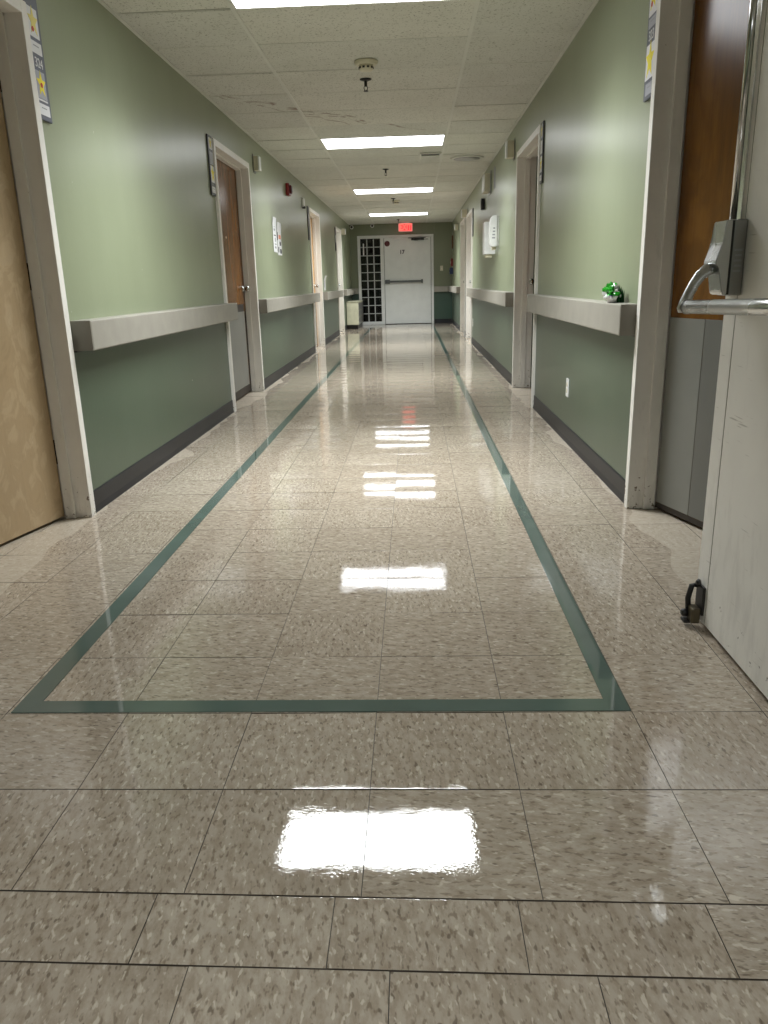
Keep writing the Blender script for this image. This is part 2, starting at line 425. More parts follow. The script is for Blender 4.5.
# green stripes let into the floor
ZS = .0022
TOL, TIL, TOR, TIR, TY1, TY2 = -1.048, -.990, .527, .472, 1.714, 1.770
def stripe(pts, label):
    bm = new(); prism(bm, pts, -.002, ZS, 'z')
    return tag(obj('floor_stripe', bm, M['stripe']), label, 'stripe', 'green stripes on the floor')
stripe([(TOL, TY1), (TIL, TY2), (-.985, 20.3), (-1.03, 20.3)], 'long green stripe on the polished floor along the left wall')
stripe([(TOR, TY1), (.512, 20.3), (.46, 20.3), (TIR, TY2)], 'long green stripe on the polished floor along the right wall')
stripe([(TOL, TY1), (TOR, TY1), (TIR, TY2), (TIL, TY2)], 'short green stripe crossing the floor and joining the two long ones')

# ------------------------------------------------------------ setting: ceiling
bm = new(); box(bm, XL-.2, XR+.2, YB, YE+.2, ZC+.03, ZC+.15)
ceiling = tag(obj('ceiling', bm, M['plenum']), 'suspended ceiling of pinholed off-white tiles in a metal grid', None, None, 'structure')
RY0, RD = 4.60, .637
TL_, TR_ = -.922, .360
LIGHT_ROWS = {}                     # far edges of the light bays
for k, yf in enumerate((-1.133, 4.60, 9.06, 13.52, 17.98)): LIGHT_ROWS[round((yf-RY0)/RD)] = k  # first bay: unseen light added behind the camera to brighten the foreground
rows = range(-17, 26)
tmesh = {}
def ctile(x0, x1, y0, y1):
    key = (round(x1-x0, 3), round(y1-y0, 3))
    if key not in tmesh:
        bm = new(); wd, dp = (x1-x0)/2-.004, (y1-y0)/2-.0078
        prism(bm, [(-wd+.006, 0), (wd-.006, 0), (wd, .004), (wd, .012), (-wd, .012), (-wd, .004)], -dp, dp, 'y')
        me = obj('ceiling_tile', bm, M['ceil'], ceiling); tmesh[key] = me.data; bpy.data.objects.remove(me)
    o = bpy.data.objects.new('ceiling_tile', tmesh[key]); COL.objects.link(o); o.parent = ceiling
    o.location = ((x0+x1)/2, (y0+y1)/2, ZC + random.uniform(.001, .004)); o.rotation_euler = (random.gauss(0, .003), random.gauss(0, .002), 0)
lights_y = []
for r in rows:
    y1 = RY0 + RD*r; y0 = y1 - RD
    if y1 > YE + .55 : continue
    y1 = min(y1, YE)
    if y1 - y0 < .1: continue
    ctile(XL+.012, TL_, y0, y1); ctile(TR_, XR-.012, y0, y1)
    if r in LIGHT_ROWS: lights_y.append((y0, y1))
    else: ctile(TL_, TR_, y0, y1)
for x in (TL_, TR_):
    bm = new(); box(bm, x-.011, x+.011, YB, YE, ZC-.001, ZC+.012); obj('main_tee', bm, M['tee'], ceiling)
for r in rows:
    y = RY0 + RD*r
    if y > YE: continue
    bm = new(); box(bm, XL, XR, y-.0042, y+.0042, ZC+.0015, ZC+.012); obj('cross_tee', bm, M['tee'], ceiling)
for s in (-1, 1):
    bm = new(); wbox(bm, s, YB, YE, ZC-.002, ZC+.02, 0, .022); obj('wall_angle', bm, M['tee'], ceiling)

# fixtures in the light bays
proto = None
lab = {0: None, 1: 'lit white troffer light cut off by the top edge of the picture', 2: 'lit white troffer light with the brown stained tiles just before it, second from the camera',
       3: 'lit white troffer light in the ceiling, third from the camera', 4: 'lit white troffer light in the ceiling nearest the exit sign'}
for k, (y0, y1) in enumerate(lights_y):
    x0, x1 = TL_+.012, TR_-.012
    lb = lab[k] or 'added unseen troffer light behind the camera that brightens the near floor'
    t = thing('ceiling_light', lb, 'light', ((x0+x1)/2, (y0+y1)/2, ZC), 'troffer lights along the ceiling')
    wd, dp = (x1-x0)/2, (y1-y0)/2-.006
    bm = new(); b = .012
    for q in ((-wd, wd, -dp, -dp+b), (-wd, wd, dp-b, dp), (-wd, -wd+b, -dp+b, dp-b), (wd-b, wd, -dp+b, dp-b)): box(bm, *q, -.002, .02)
    box(bm, -wd, wd, -dp, dp, .02, .026)
    obj('frame', bm, M['lamptrim'], t)
    bm = new(); box(bm, -wd+b, wd-b, -dp+b, dp-b, .000, .006); obj('lens', bm, M['lens'], t)
    ld = bpy.data.lights.new('lens_beam', 'AREA'); ld.shape = 'RECTANGLE'; ld.size = 2*(wd-b); ld.size_y = 2*(dp-b); ld.energy = LAMP_W; ld.spread = LAMP_SPREAD; ld.color = (.95, .99, .985)
    lo = bpy.data.objects.new('lens_beam', ld); COL.objects.link(lo); lo.parent = t; lo.location = (0, 0, -.003)

# ------------------------------------------------------------ setting: walls
def side_wall(s, name, label):
    bm = new(); th = .25
    ds = sorted([(a, b) for (q, a, b) in DOORS.values() if q == s]); y = YB
    for a, b in ds:
        if a + .01 > y: wbox(bm, s, y, a+.03, -.004, ZC+.05, 0, -th)
        wbox(bm, s, a+.03, b-.03, 2.13, ZC+.05, 0, -th); y = b-.03
    wbox(bm, s, y, YE+.2, -.004, ZC+.05, 0, -th)
    return tag(obj(name, bm, M['wall']), label, None, None, 'structure')
side_wall(-1, 'wall_left', 'long glossy sage green wall on the left of the corridor, darker below the rail')
side_wall(1, 'wall_right', 'long glossy sage green wall on the right of the corridor, darker below the rail')
EX0, EX1, EZ = -1.372, .535, 2.165          # frame of the sidelight and end door
bm = new()
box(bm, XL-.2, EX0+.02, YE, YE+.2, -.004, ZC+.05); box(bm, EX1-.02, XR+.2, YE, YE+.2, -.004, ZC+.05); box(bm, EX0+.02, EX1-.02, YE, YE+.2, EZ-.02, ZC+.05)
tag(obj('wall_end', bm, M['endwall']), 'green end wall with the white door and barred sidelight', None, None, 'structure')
bm = new(); box(bm, XL-.2, XR+.2, YB-.2, YB, -.004, ZC+.05)
tag(obj('wall_back', bm, M['wall']), 'green wall closing the corridor behind the camera', None, None, 'structure')
bm = new(); box(bm, -2.2, 1.4, YE+1.6, YE+1.7, 0, ZC); box(bm, -2.3, -2.2, YE+.2, YE+1.7, 0, ZC); box(bm, 1.4, 1.5, YE+.2, YE+1.7, 0, ZC); box(bm, -2.3, 1.5, YE+.2, YE+1.7, ZC, ZC+.1); box(bm, -2.3, 1.5, YE+.2, YE+1.7, -.1, -.004)
tag(obj('wall_far', bm, M['dark']), 'room coloured black as if unlit, seen through the sidelight panes', None, None, 'structure')

def baseboards(s, nm, where):
    ds = sorted([(a, b) for (q, a, b) in DOORS.values() if q == s]); y = YB; cuts = []
    for a, b in ds: cuts.append((y, a)); y = b
    cuts.append((y, YE))
    for a, b in cuts:
        if b-a < .05: continue
        bm = new()
        prof = [(wx(s, 0), -.002), (wx(s, .012), -.002), (wx(s, .009), .012), (wx(s, .006), .03), (wx(s, .006), .100), (wx(s, .003), .106), (wx(s, 0), .106)]
        prism(bm, prof, a+.002, b-.002, 'y')
        tag(obj(nm, bm, M['base']), 'charcoal vinyl cove base along the foot of the %s wall' % where, None, 'charcoal cove base on the %s wall' % where, 'structure')
baseboards(-1, 'baseboard_left', 'left'); baseboards(1, 'baseboard_right', 'right')
bm = new(); box(bm, EX1, XR, YE-.008, YE, -.002, .106)
tag(obj('baseboard_end', bm, M['base']), 'charcoal cove base right of the white end door', None, None, 'structure')

# ------------------------------------------------------------ side doors
def xm(s, w_): return wx(s, -w_)      # w_ = depth into the wall
ZT = 2.155
def side_door(n, label, hinge, ang, leafmat, leaf_label, kick=None, knob=True, bore=None, hinges=False):
    s, y0, y1 = DOORS[n]
    t = thing('door_%d' % n, label, None, (wx(s, 0), (y0+y1)/2, 0), None, 'structure'); off = t.location.copy()
    DEP = .155
    def P(bm, ya, yb, za, zb, wa, wb, bev=0):
        a, b = sorted((xm(s, wa), xm(s, wb))); box(bm, a, b, ya, yb, za, zb, 0, bev)
    for far in (0, 1):
        bm = new()
        a, b = (y0, y0+CASE) if not far else (y1-CASE, y1)
        P(bm, a, b, .0005, ZT, -.022, DEP, .002)
        c, d = (y0+CASE, y0+CASE+.016) if not far else (y1-CASE-.016, y1-CASE)
        P(bm, c, d, .0005, ZT-CASE, .050, .100, .003)
        obj('jamb', bm, M['frame'], t, off)
    bm = new(); P(bm, y0+CASE, y1-CASE, ZT-CASE, ZT, -.022, DEP, .002); P(bm, y0+CASE, y1-CASE, ZT-CASE-.016, ZT-CASE, .050, .100, .003)
    obj('head', bm, M['frame'], t, off)
    # leaf
    wl = (y1-y0) - 2*CASE - .008
    vs = 1 if hinge == 'near' else -1
    yh = y0+CASE+.004 if hinge == 'near' else y1-CASE-.004
    ca, sa = math.cos(ang), math.sin(ang)
    def L(v, q, z):        # v along the leaf from the hinge, q into the room, z up
        # turn about the knuckle on the room side (v=0, q=.045)
        qq = q - .045
        yy = yh + vs*(v*ca - qq*sa); ww = .103 + .045 + v*sa + qq*ca
        return Vector((xm(s, ww), yy, z)) - off
    def lb(bm, v0, v1, q0, q1, z0, z1, bev=0):
        b2 = new(); box(b2, v0, v1, q0, q1, z0, z1, 0, bev)
        me = bpy.data.meshes.new('tmp'); b2.to_mesh(me); b2.free()
        for v in me.vertices: v.co = L(*v.co)
        bm.from_mesh(me); bpy.data.meshes.remove(me)
    bm = new(); lb(bm, 0, wl, 0, .045, .014, ZT-CASE-.006, .0015)
    leaf = obj('leaf', bm, leafmat, t, None, leaf_label)
    bm = new(); lb(bm, wl, wl+.0015, .002, .043, .016, ZT-CASE-.008); obj('edge_band', bm, M['edge'], leaf)
    if kick:
        for v0, v1, z0, z1, mt, nm, lb_ in kick(wl):
            bm = new(); lb(bm, v0, v1, -.0025, 0, z0, z1, .0008); obj(nm, bm, M[mt], leaf, None, lb_)
    if knob:
        bm = new(); zk = 1.01; vk = wl-.07
        b2 = new(); lathe(b2, [(.033, 0), (.033, .006), (.014, .012), (.012, .028), (.024, .036), (.029, .050), (.026, .062), (.012, .066)], (vk, 0, zk), (0, -1, 0), 20)
        me = bpy.data.meshes.new('tmp'); b2.to_mesh(me); b2.free()
        for v in me.vertices: v.co = L(*v.co)
        bm.from_mesh(me); bpy.data.meshes.remove(me); obj('knob', bm, M['steel'], leaf, None, 'chrome door knob')
    if n == 4:
        bm = new(); lb(bm, wl-.11, wl-.03, -.014, 0, .955, 1.12, .004); obj('lock_plate', bm, M['black'], leaf, None, 'black lock plate')
    if bore:
        b2 = new(); lathe(b2, [(.010, 0), (.010, .002), (.006, .003)], (bore[0]*wl, 0, bore[1]), (0, -1, 0), 12)
        me = bpy.data.meshes.new('tmp'); b2.to_mesh(me); b2.free()
        for v in me.vertices: v.co = L(*v.co)
        bm = new(); bm.from_mesh(me); bpy.data.meshes.remove(me); obj('peephole', bm, M['white'], leaf)
    if hinges:
        yj = yh - vs*.004
        for z in (.32, 1.10, 1.88):
            bm = new(); a, b = sorted((xm(s, .098), xm(s, .150))); ya, yb = sorted((yj, yj + vs*.003))
            box(bm, a, b, ya, yb, z-.057, z+.057)
            lathe(bm, [(.007, -.057), (.007, .057)], (xm(s, .150), yj + vs*.006, z), (0, 0, 1), 10)
            obj('hinge', bm, M['black'], t, off)
    return t
side_door(1, 'pale birch door ajar in the nearest doorway on the left', 'far', math.radians(13), M['birch'], 'pale birch veneer door leaf', knob=False, hinges=True)
side_door(2, 'dark amber wooden door with grey kick panels in the nearest doorway on the right', 'far', math.radians(17), M['amber'], 'dark amber veneer leaf with pale scratches',
          kick=lambda w: [(.004, .235, .04, .862, 'kick', 'kick_plate', 'lighter grey kick panel on the hinge side'), (.238, w-.01, .04, .862, 'kick2', 'kick_plate', 'darker grey kick panel'), (.0, w, .014, .038, 'edge', 'bottom_rail', 'dark bottom rail')], knob=False)
side_door(3, 'brown wooden door with grey kick plate, second doorway on the left', 'near', 0.0, M['oak'], 'brown veneer door leaf',
          kick=lambda w: [(.02, w-.075, .09, .80, 'kick', 'kick_plate', 'scuffed grey kick plate'), (.02, w-.10, .80, .87, 'strip', 'plate_strip', 'black strip over the kick plate'), (.0, w, .014, .088, 'edge', 'bottom_rail', 'dark bottom rail'), (w-.045, w, .09, .80, 'edge', 'edge_strip', 'dark latch side strip')], bore=(.52, 1.46))
side_door(4, 'dark doorway with a knob showing, second doorway on the right', 'near', math.radians(3.6), M['oak'], 'brown veneer leaf standing a little ajar',
          kick=lambda w: [(.02, w-.06, .06, .80, 'strip', 'kick_plate', None)])
side_door(5, 'tan wooden door deep in the third doorway on the left', 'near', 0.0, M['tan'], 'tan veneer door leaf',
          kick=lambda w: [(.02, w-.06, .03, .80, 'kick', 'kick_plate', None)])
side_door(6, 'white painted door frame, third doorway on the right', 'near', 0.0, M['firedoor'], 'off-white door leaf')
side_door(7, 'pale door in the last doorway on the left beside the beige cabinet', 'near', 0.0, M['firedoor'], 'off-white door leaf')
side_door(8, 'white painted door frame, last doorway on the right', 'near', 0.0, M['firedoor'], 'off-white door leaf')

# ------------------------------------------------------------ end door and sidelight
t = thing('door_9', 'white steel exit door under the red exit sign at the end of the corridor', None, (-.13, YE, 0), None, 'structure'); off = t.location.copy()
MX0, MX1 = -.800, -.715
bm = new(); box(bm, MX0, MX1, YE-.03, YE+.1, .0005, EZ, 0, .003); obj('jamb', bm, M['enddoor'], t, off)
bm = new(); box(bm, EX1-.06, EX1, YE-.03, YE+.1, .0005, EZ, 0, .003); obj('jamb', bm, M['enddoor'], t, off)
bm = new(); box(bm, MX1, EX1-.06, YE-.03, YE+.1, EZ-.06, EZ, 0, .003); obj('head', bm, M['enddoor'], t, off)
LX0, LX1 = MX1+.012, EX1-.072
bm = new(); box(bm, LX0, LX1, YE-.012, YE+.033, .012, EZ-.064, 0, .0015); leaf = obj('leaf', bm, M['enddoor'], t, off, 'white steel leaf scuffed dark along its foot')
bm = new(); box(bm, LX0+.015, LX0+.96, YE-.085, YE-.045, 1.025, 1.075, 0, .006); box(bm, LX0+.01, LX0+.13, YE-.095, YE-.012, 1.0, 1.10, 0, .01); box(bm, LX0+.92, LX0+.965, YE-.095, YE-.012, 1.005, 1.095, 0, .008)
obj('panic_bar', bm, M['pushbar'], leaf, off, 'dark grey push bar')
bm = new(); box(bm, -.02, .30, YE-.06, YE-.012, 2.03, 2.075, 0, .006); obj('door_closer', bm, M['black'], leaf, off)
bm = new(); box(bm, -.10, .34, YE-.075, YE-.062, 2.075, 2.09); box(bm, .05, .40, YE-.09, YE-.075, 2.04, 2.052); box(bm, .05, .14, YE-.085, YE-.06, 2.02, 2.045); obj('closer_arm', bm, M['black'], leaf, off)
bm = new(); box(bm, -.46, -.29, YE-.07, YE-.012, 2.055, 2.115, 0, .006); obj('magnet_lock', bm, M['white'], leaf, off)
bm = new(); lathe(bm, [(.067, 0), (.067, .003), (.03, .004)], (-.625, YE-.012, 1.965), (0, -1, 0), 24); obj('round_sticker', bm, M['dkred'], leaf, off, 'round dark red sticker')
lettering('17', .13, M['ink'], leaf, lambda c: Vector((-.255 + c.x, YE-.0135 + c.z*-1, 1.755 + c.y)) - off, 'number', .0012, .004)
t = thing('window_1', 'tall narrow sidelight of small black panes in a white grid left of the end door', None, ((EX0+MX0)/2, YE, 0), None, 'structure'); off = t.location.copy()
bm = new(); box(bm, EX0, EX0+.07, YE-.03, YE+.1, .0005, EZ, 0, .003); obj('jamb', bm, M['enddoor'], t, off)
bm = new(); box(bm, EX0+.07, MX0, YE-.03, YE+.1, EZ-.07, EZ, 0, .003); obj('head', bm, M['enddoor'], t, off)
bm = new(); box(bm, EX0+.07, MX0, YE-.03, YE+.1, .0005, .075, 0, .003); obj('sill', bm, M['enddoor'], t, off)
gx0, gx1, gz0, gz1 = EX0+.07, MX0, .075, EZ-.07
NR, NC = 10, 3
for i in range(1, NC):
    x = gx0 + (gx1-gx0)*i/NC
    bm = new(); box(bm, x-.012, x+.012, YE-.015, YE+.03, gz0, gz1, 0, .002); obj('mullion', bm, M['grid'], t, off)
for j in range(1, NR):
    z = gz0 + (gz1-gz0)*j/NR
    for i in range(NC):
        xa = gx0 + (gx1-gx0)*i/NC + (.012 if i else 0); xb = gx0 + (gx1-gx0)*(i+1)/NC - (.012 if i < NC-1 else 0)
        bm = new(); box(bm, xa, xb, YE-.012, YE+.03, z-.010, z+.010, 0, .002); obj('glazing_bar', bm, M['grid'], t, off)
for j in range(NR):
    for i in range(NC):
        xa, xb = gx0 + (gx1-gx0)*i/NC, gx0 + (gx1-gx0)*(i+1)/NC; za, zb = gz0 + (gz1-gz0)*j/NR, gz0 + (gz1-gz0)*(j+1)/NR
        bm = new(); box(bm, xa+.002, xb-.002, YE+.006, YE+.010, za+.002, zb-.002); obj('pane', bm, M['glass'], t, off)
bm = new(); box(bm, -1.235, -1.205, YE-.045, YE-.015, 1.70, 1.98, 0, .006); tag(obj('pane_bar', bm, M['white'], t, off), 'white upright bar at the top of the sidelight')  # white bar in front of the upper left panes

# ------------------------------------------------------------ fire door in the right foreground
t = thing('door_10', 'cream steel fire door swung open in the right foreground', None, (.885, 1.10, 0), None, 'structure'); off = t.location.copy()
FX, FY0, FY1 = .867, 1.10, 2.247       # corridor face and the two edges
bm = new(); box(bm, FX, FX+.045, FY0, FY1, .019, 2.14, 0, .0015)
leaf = obj('leaf', bm, M['firedoor'], t, off, 'cream painted steel leaf with scuffs')
bm = new(); prism(bm, [(FX-.0012, FY1-.076), (FX-.0012, FY1+.0014), (FX+.045, FY1+.0014), (FX+.045, FY1), (FX, FY1), (FX, FY1-.076)], .0195, 2.139, 'z'); obj('edge_guard', bm, M['firedoor'], leaf, off, 'cream edge guard parted from the leaf by a dark seam')
bm = new(); box(bm, FX-.0004, FX+.001, FY1-.0785, FY1-.0770, .022, 2.13); obj('seam', bm, M['brass'], leaf, off)
# exit device: housing with wedge cover, lever arm, crossbar, vertical rod
hy0, hy1 = 2.142, 2.225
bm = new(); box(bm, FX-.036, FX-.0015, hy0, hy1, .980, 1.170, 0, .004)
dev = obj('exit_device', bm, M['steeld'], leaf, off, 'satin steel latch housing')
bm = new(); x = FX
prism(bm, [(x-.040, .984), (x-.040, 1.168), (x-.044, 1.170), (x-.058, 1.168), (x-.061, 1.112), (x-.077, 1.068), (x-.076, 1.060), (x-.064, 1.052), (x-.056, .992), (x-.050, .982)], hy0-.001, hy1+.002, 'y')
bmesh.ops.bevel(bm, geom=bm.edges[:], offset=.0022, segments=2, affect='EDGES')
obj('cover', bm, M['steel'], dev, off, 'brushed wedge shaped cover')
bm = new(); box(bm, x-.041, x-.035, hy0+.001, hy1-.001, .983, 1.168); obj('seam', bm, M['black'], dev, off)
bm = new(); P3 = [(x-.060, 2.184, 1.052), (x-.081, 2.183, 1.047), (x-.099, 2.181, 1.033), (x-.114, 2.178, 1.012), (x-.127, 2.174, .988), (x-.136, 2.170, .966), (x-.140, 2.166, .950), (x-.140, 2.164, .940)]
tube(bm, P3, [.022, .019, .0165, .015, .0145, .016, .019, .015], 16, 0, .55); obj('lever_arm', bm, M['steel'], dev, off, 'curved steel lever arm')
bx = x-.139
bm = new(); d = Vector((-.006, -1, .030)).normalized(); st = Vector((bx+.004, 2.150, .954))
tube(bm, [st, st + d*.93], .0178, 28); obj('crossbar', bm, M['steel'], dev, off, 'round brushed steel push bar')
bm = new(); tube(bm, [st - d*.012, st - d*.004, st + d*.001], [.012, .0195, .0195], 24); obj('bar_end', bm, M['steeld'], dev, off)
bm = new(); box(bm, bx-.012, x-.0015, 1.20, 1.26, .96, 1.00, 0, .006); obj('hinge_bracket', bm, M['steel'], dev, off)
bm = new(); lathe(bm, [(.009, 1.170), (.009, 2.10)], (x-.018, 2.205, 0), (0, 0, 1), 16); box(bm, x-.004, x-.0015, 2.190, 2.222, 1.17, 2.12); obj('vertical_rod', bm, M['chrome'], dev, off, 'polished vertical latch rod')
for i in range(5):
    bm = new(); box(bm, x-.030 + (i % 2)*.002, x-.010, hy0-.0006, hy0+.0002, 1.040+i*.013, 1.045+i*.013); obj('engraving', bm, M['greyink'], dev, off)
# kick-down floor latch at the foot
bm = new(); box(bm, FX-.010, FX-.0012, 2.176, 2.232, .045, .135, 0, .002)
lat = obj('foot_latch', bm, M['black'], leaf, off, 'black kick-down latch at the door foot')
bm = new(); tube(bm, [(FX-.012, 2.222, .128), (FX-.028, 2.222, .126), (FX-.036, 2.222, .085), (FX-.032, 2.222, .045)], .0085, 8); obj('bracket', bm, M['black'], lat, off)
bm = new(); box(bm, FX-.036, FX-.010, 2.178, 2.222, .018, .066, 0, .004); obj('keeper', bm, M['brass'], lat, off, 'bronze keeper block')
bm = new(); lathe(bm, [(.004, 0), (.012, .004), (.012, .018), (.005, .022)], (FX-.034, 2.216, .040), (-1, 0, 0), 14); box(bm, FX-.052, FX-.030, 2.195, 2.228, .012, .022, 0, .003); obj('roller', bm, M['black'], lat, off)
bm = new(); lathe(bm, [(.010, 0), (.012, .006), (.006, .012)], (FX-.010, 2.205, .142), (-1, 0, 0), 14); obj('bolt', bm, M['black'], lat, off)
bm = new(); box(bm, FX-.01, XR, 1.0, 1.092, .0005, 2.18, 0, .002); obj('jamb', bm, M['frame'], t, off)
for z in (.25, 1.05, 1.85):
    bm = new(); lathe(bm, [(.009, -.06), (.009, .06)], (FX-.006, 1.095, z), (0, 0, 1), 12); obj('hinge', bm, M['steeld'], t, off)

# ------------------------------------------------------------ handrails
def handrail(s, y0, y1, label, ztop=.906, brackets=True, dep=.100):
    t = thing('handrail', label, 'handrail', (wx(s, 0), (y0+y1)/2, 0), 'grey handrails on the corridor walls'); off = t.location.copy()
    zb = ztop-.135
    bm = new(); wbox(bm, s, y0+.004, y1-.004, zb, ztop, .001, dep, 0, .006); obj('rail', bm, M['rail'], t, off)
    for a, b in ((y0, y0+.004), (y1-.004, y1)):
        bm = new(); wbox(bm, s, a, b, zb+.001, ztop-.001, .001, dep-.002); obj('end_cap', bm, M['railend'], t, off)
    bm = new(); wbox(bm, s, y0+.006, y1-.006, zb-.006, zb, .001, .018); obj('wall_bracket', bm, M['strip'], t, off)
    return t
handrail(-1, 3.54, 6.60, 'grey handrail nearest the camera on the left green wall')
handrail(-1, 7.945, 12.60, 'grey handrail on the left wall beneath the pinned notices')
handrail(-1, 13.72, 16.80, 'grey handrail on the left wall with a white paper standing above it')
handrail(-1, 17.80, 20.39, 'grey handrail on the left wall above the beige cabinet')
handrail(1, 3.53, 6.42, 'grey handrail on the right wall carrying the green bag', .918, True, .09)
handrail(1, 7.82, 13.45, 'grey handrail on the right wall beneath the soap dispenser', .914)
handrail(1, 16.62, 20.39, 'grey handrail on the right wall in the far corner', .914)
for xa, xb, lb_ in ((XL+.101, EX0, 'short grey handrail on the end wall left of the sidelight'), (EX1, XR-.101, 'short grey handrail on the end wall right of the white door')):
    t = thing('handrail', lb_, 'handrail', ((xa+xb)/2, YE, 0), 'grey handrails on the corridor walls'); off = t.location.copy()
    bm = new(); box(bm, xa+.002, xb-.002, YE-.1, YE-.001, .775, .91, 0, .006); obj('rail', bm, M['rail'], t, off)
    bm = new(); box(bm, xa+.006, xb-.006, YE-.018, YE-.001, .769, .775); obj('wall_bracket', bm, M['strip'], t, off)

# ------------------------------------------------------------ room signs beside the doors
def star_pts(cx, cz, r, rot=0.0):
    return [(cx + (r if k % 2 == 0 else r*.42)*math.sin(math.pi*k/5 + rot), cz + (r if k % 2 == 0 else r*.42)*math.cos(math.pi*k/5 + rot)) for k in range(10)]
def sign(s, y0, y1, z0, z1, label, plate, cards, number=None):
    """cards: (z0, z1, material, star material or None, dot, inset0, inset1)"""
    t = thing('room_sign', label, 'sign', (wx(s, 0), (y0+y1)/2, (z0+z1)/2), 'room signs beside the doors'); off = t.location.copy()
    bm = new(); wbox(bm, s, y0, y1, z0, z1, .001, .013, 0, .003); obj('plate', bm, M[plate], t, off)
    q = .013
    for ca, cb, mt, star, dot, i0, i1 in cards:
        bm = new(); wbox(bm, s, y0+i0, y1-i1, ca, cb, q, q+.0012); c = obj('card', bm, M[mt], t, off)
        if star:
            r = min((y1-y0-i0-i1)*.52, (cb-ca)*.46); cy = (y0+i0+y1-i1)/2; cz = (ca+cb)/2 + .004
            bm = new(); prism(bm, [(a, b) for a, b in star_pts(cy, cz, 1)], wx(s, q+.0012), wx(s, q+.0022), 'x')
            for v in bm.verts: v.co.y = cy + (v.co.y-cy)*r*.98; v.co.z = cz + (v.co.z-cz)*r*1.25
            obj('star', bm, M[star], c, off)
            if dot:
                bm = new(); lathe(bm, [(.010, 0), (.010, .001)], (wx(s, q+.0022), cy + dot[0], cz + dot[1]), (-s, 0, 0), 12); obj('dot', bm, M['redink'], c, off)
        elif mt in ('paper', 'grey') and cb-ca < .06:
            bm = new(); wbox(bm, s, y0+i0+.02, y1-i1-.025, (ca+cb)/2+.004, (ca+cb)/2+.008, q+.0012, q+.0016); obj('print', bm, M['greyink'], c, off)
    if number:
        st, zn, mt = number; yc = (y0+y1)/2
        lettering(st, .052, M[mt], t, lambda c: Vector((wx(s, q+.0006+c.z), yc + (-s)*c.x*.9 , zn + c.y)) - off, 'number')
    return t
sign(-1, 3.508, 3.630, 1.733, 2.215, 'slate sign plate reading 324 with two yellow stars beside the pale birch door', 'slate',
     [(2.045, 2.155, 'paper', 'paleyellow', (-.012, -.03), .010, .022), (1.985, 2.030, 'paper', None, None, .008, .018), (1.815, 1.920, 'grey', 'yellow', (0, -.004), .014, .026), (1.806, 1.812, 'paper', None, None, .014, .026), (1.752, 1.795, 'paper', None, None, .010, .018)], ('324', 1.950, 'paper'))
sign(1, 3.535, 3.665, 1.740, 2.215, 'slate sign plate with two white star cards beside the dark amber door', 'slate',
     [(2.05, 2.19, 'paper', 'yellow', (.012, -.035), .014, .014), (1.815, 1.945, 'paper', 'yellow', None, .002, .012), (2.005, 2.040, 'grey', None, None, .012, .02), (1.755, 1.800, 'grey', None, None, .012, .030)], ('323', 1.975, 'paper'))
sign(-1, 6.40, 6.535, 1.725, 2.16, 'narrow dark framed room sign beside the brown door on the left', 'black_plate',
     [(2.06, 2.14, 'paper', 'paleyellow', None, .02, .02), (1.95, 2.04, 'grey', None, None, .02, .015), (1.82, 1.94, 'paper', 'yellow', None, .02, .015), (1.745, 1.79, 'paper', None, None, .02, .015)])
sign(1, 6.35, 6.452, 1.730, 2.16, 'narrow dark framed room sign beside the dark doorway on the right', 'black_plate',
     [(2.05, 2.14, 'grey', 'paleyellow', None, .012, .012), (1.94, 2.03, 'paper', None, None, .012, .012), (1.81, 1.92, 'paper', 'yellow', None, .012, .012), (1.75, 1.79, 'paper', None, None, .012, .012)])
sign(-1, 12.24, 12.365, 1.68, 2.16, 'dark room sign at the third doorway on the left', 'black_plate', [(1.95, 2.05, 'slate', None, None, .02, .02)])
sign(-1, 16.48, 16.61, 1.68, 2.13, 'dark room sign at the last doorway on the left', 'black_plate', [(1.84, 1.98, 'paper', None, None, .02, .02)])
sign(1, 13.32, 13.44, 1.72, 2.15, 'dark room sign at the third doorway on the right', 'black_plate', [(1.9, 2.0, 'grey', None, None, .02, .02)])

# ------------------------------------------------------------ wall fittings
def dome(s, y, z, label, size=(.13, .13, .075), front='white'):
    t = thing('call_light', label, 'lamp', (wx(s, 0), y, z), 'call lights above the doors'); off = t.location.copy(); hy, hz = size[0]/2, size[1]/2
    bm = new(); wbox(bm, s, y-hy-.006, y+hy+.006, z-hz-.02, z+hz+.02, .001, .006); obj('back_plate', bm, M['steeld'], t, off)
    bm = new(); wbox(bm, s, y-hy, y+hy, z-hz, z+hz, .006, size[2]-.015, 0, .004); obj('body', bm, M['ivory'], t, off)
    bm = new(); wbox(bm, s, y-hy, y+hy, z-hz, z+hz, size[2]-.015, size[2], 0, .004); obj('lens', bm, M[front], t, off)
dome(-1, 8.28, 2.20, 'ivory call light on the left wall just past the brown door', (.10, .13, .065))
dome(1, 8.17, 2.235, 'ivory call light on the right wall beyond the dark doorway', (.10, .15, .085))
dome(-1, 18.05, 2.135, 'white call light on the left wall past the last doorway', (.12, .12, .10))
dome(1, 14.85, 2.19, 'ivory call light on the right wall above the third doorway', (.10, .13, .11))
dome(1, 17.6, 2.13, 'ivory call light on the right wall in the far corner', (.10, .12, .09))

t = thing('fire_alarm', 'dark red fire alarm strobe high on the left wall', 'alarm', (XL, 10.35, 2.185)); off = t.location.copy()
bm = new(); wbox(bm, -1, 10.27, 10.42, 2.11, 2.25, .001, .045, 0, .006); obj('body', bm, M['alarm'], t, off)
bm = new(); wbox(bm, -1, 10.30, 10.39, 2.13, 2.23, .045, .068, 0, .008); obj('horn', bm, M['dkred'], t, off)
bm = new(); wbox(bm, -1, 10.32, 10.37, 2.14, 2.22, .068, .078, 0, .004); obj('strobe_lens', bm, M['steeld'], t, off)

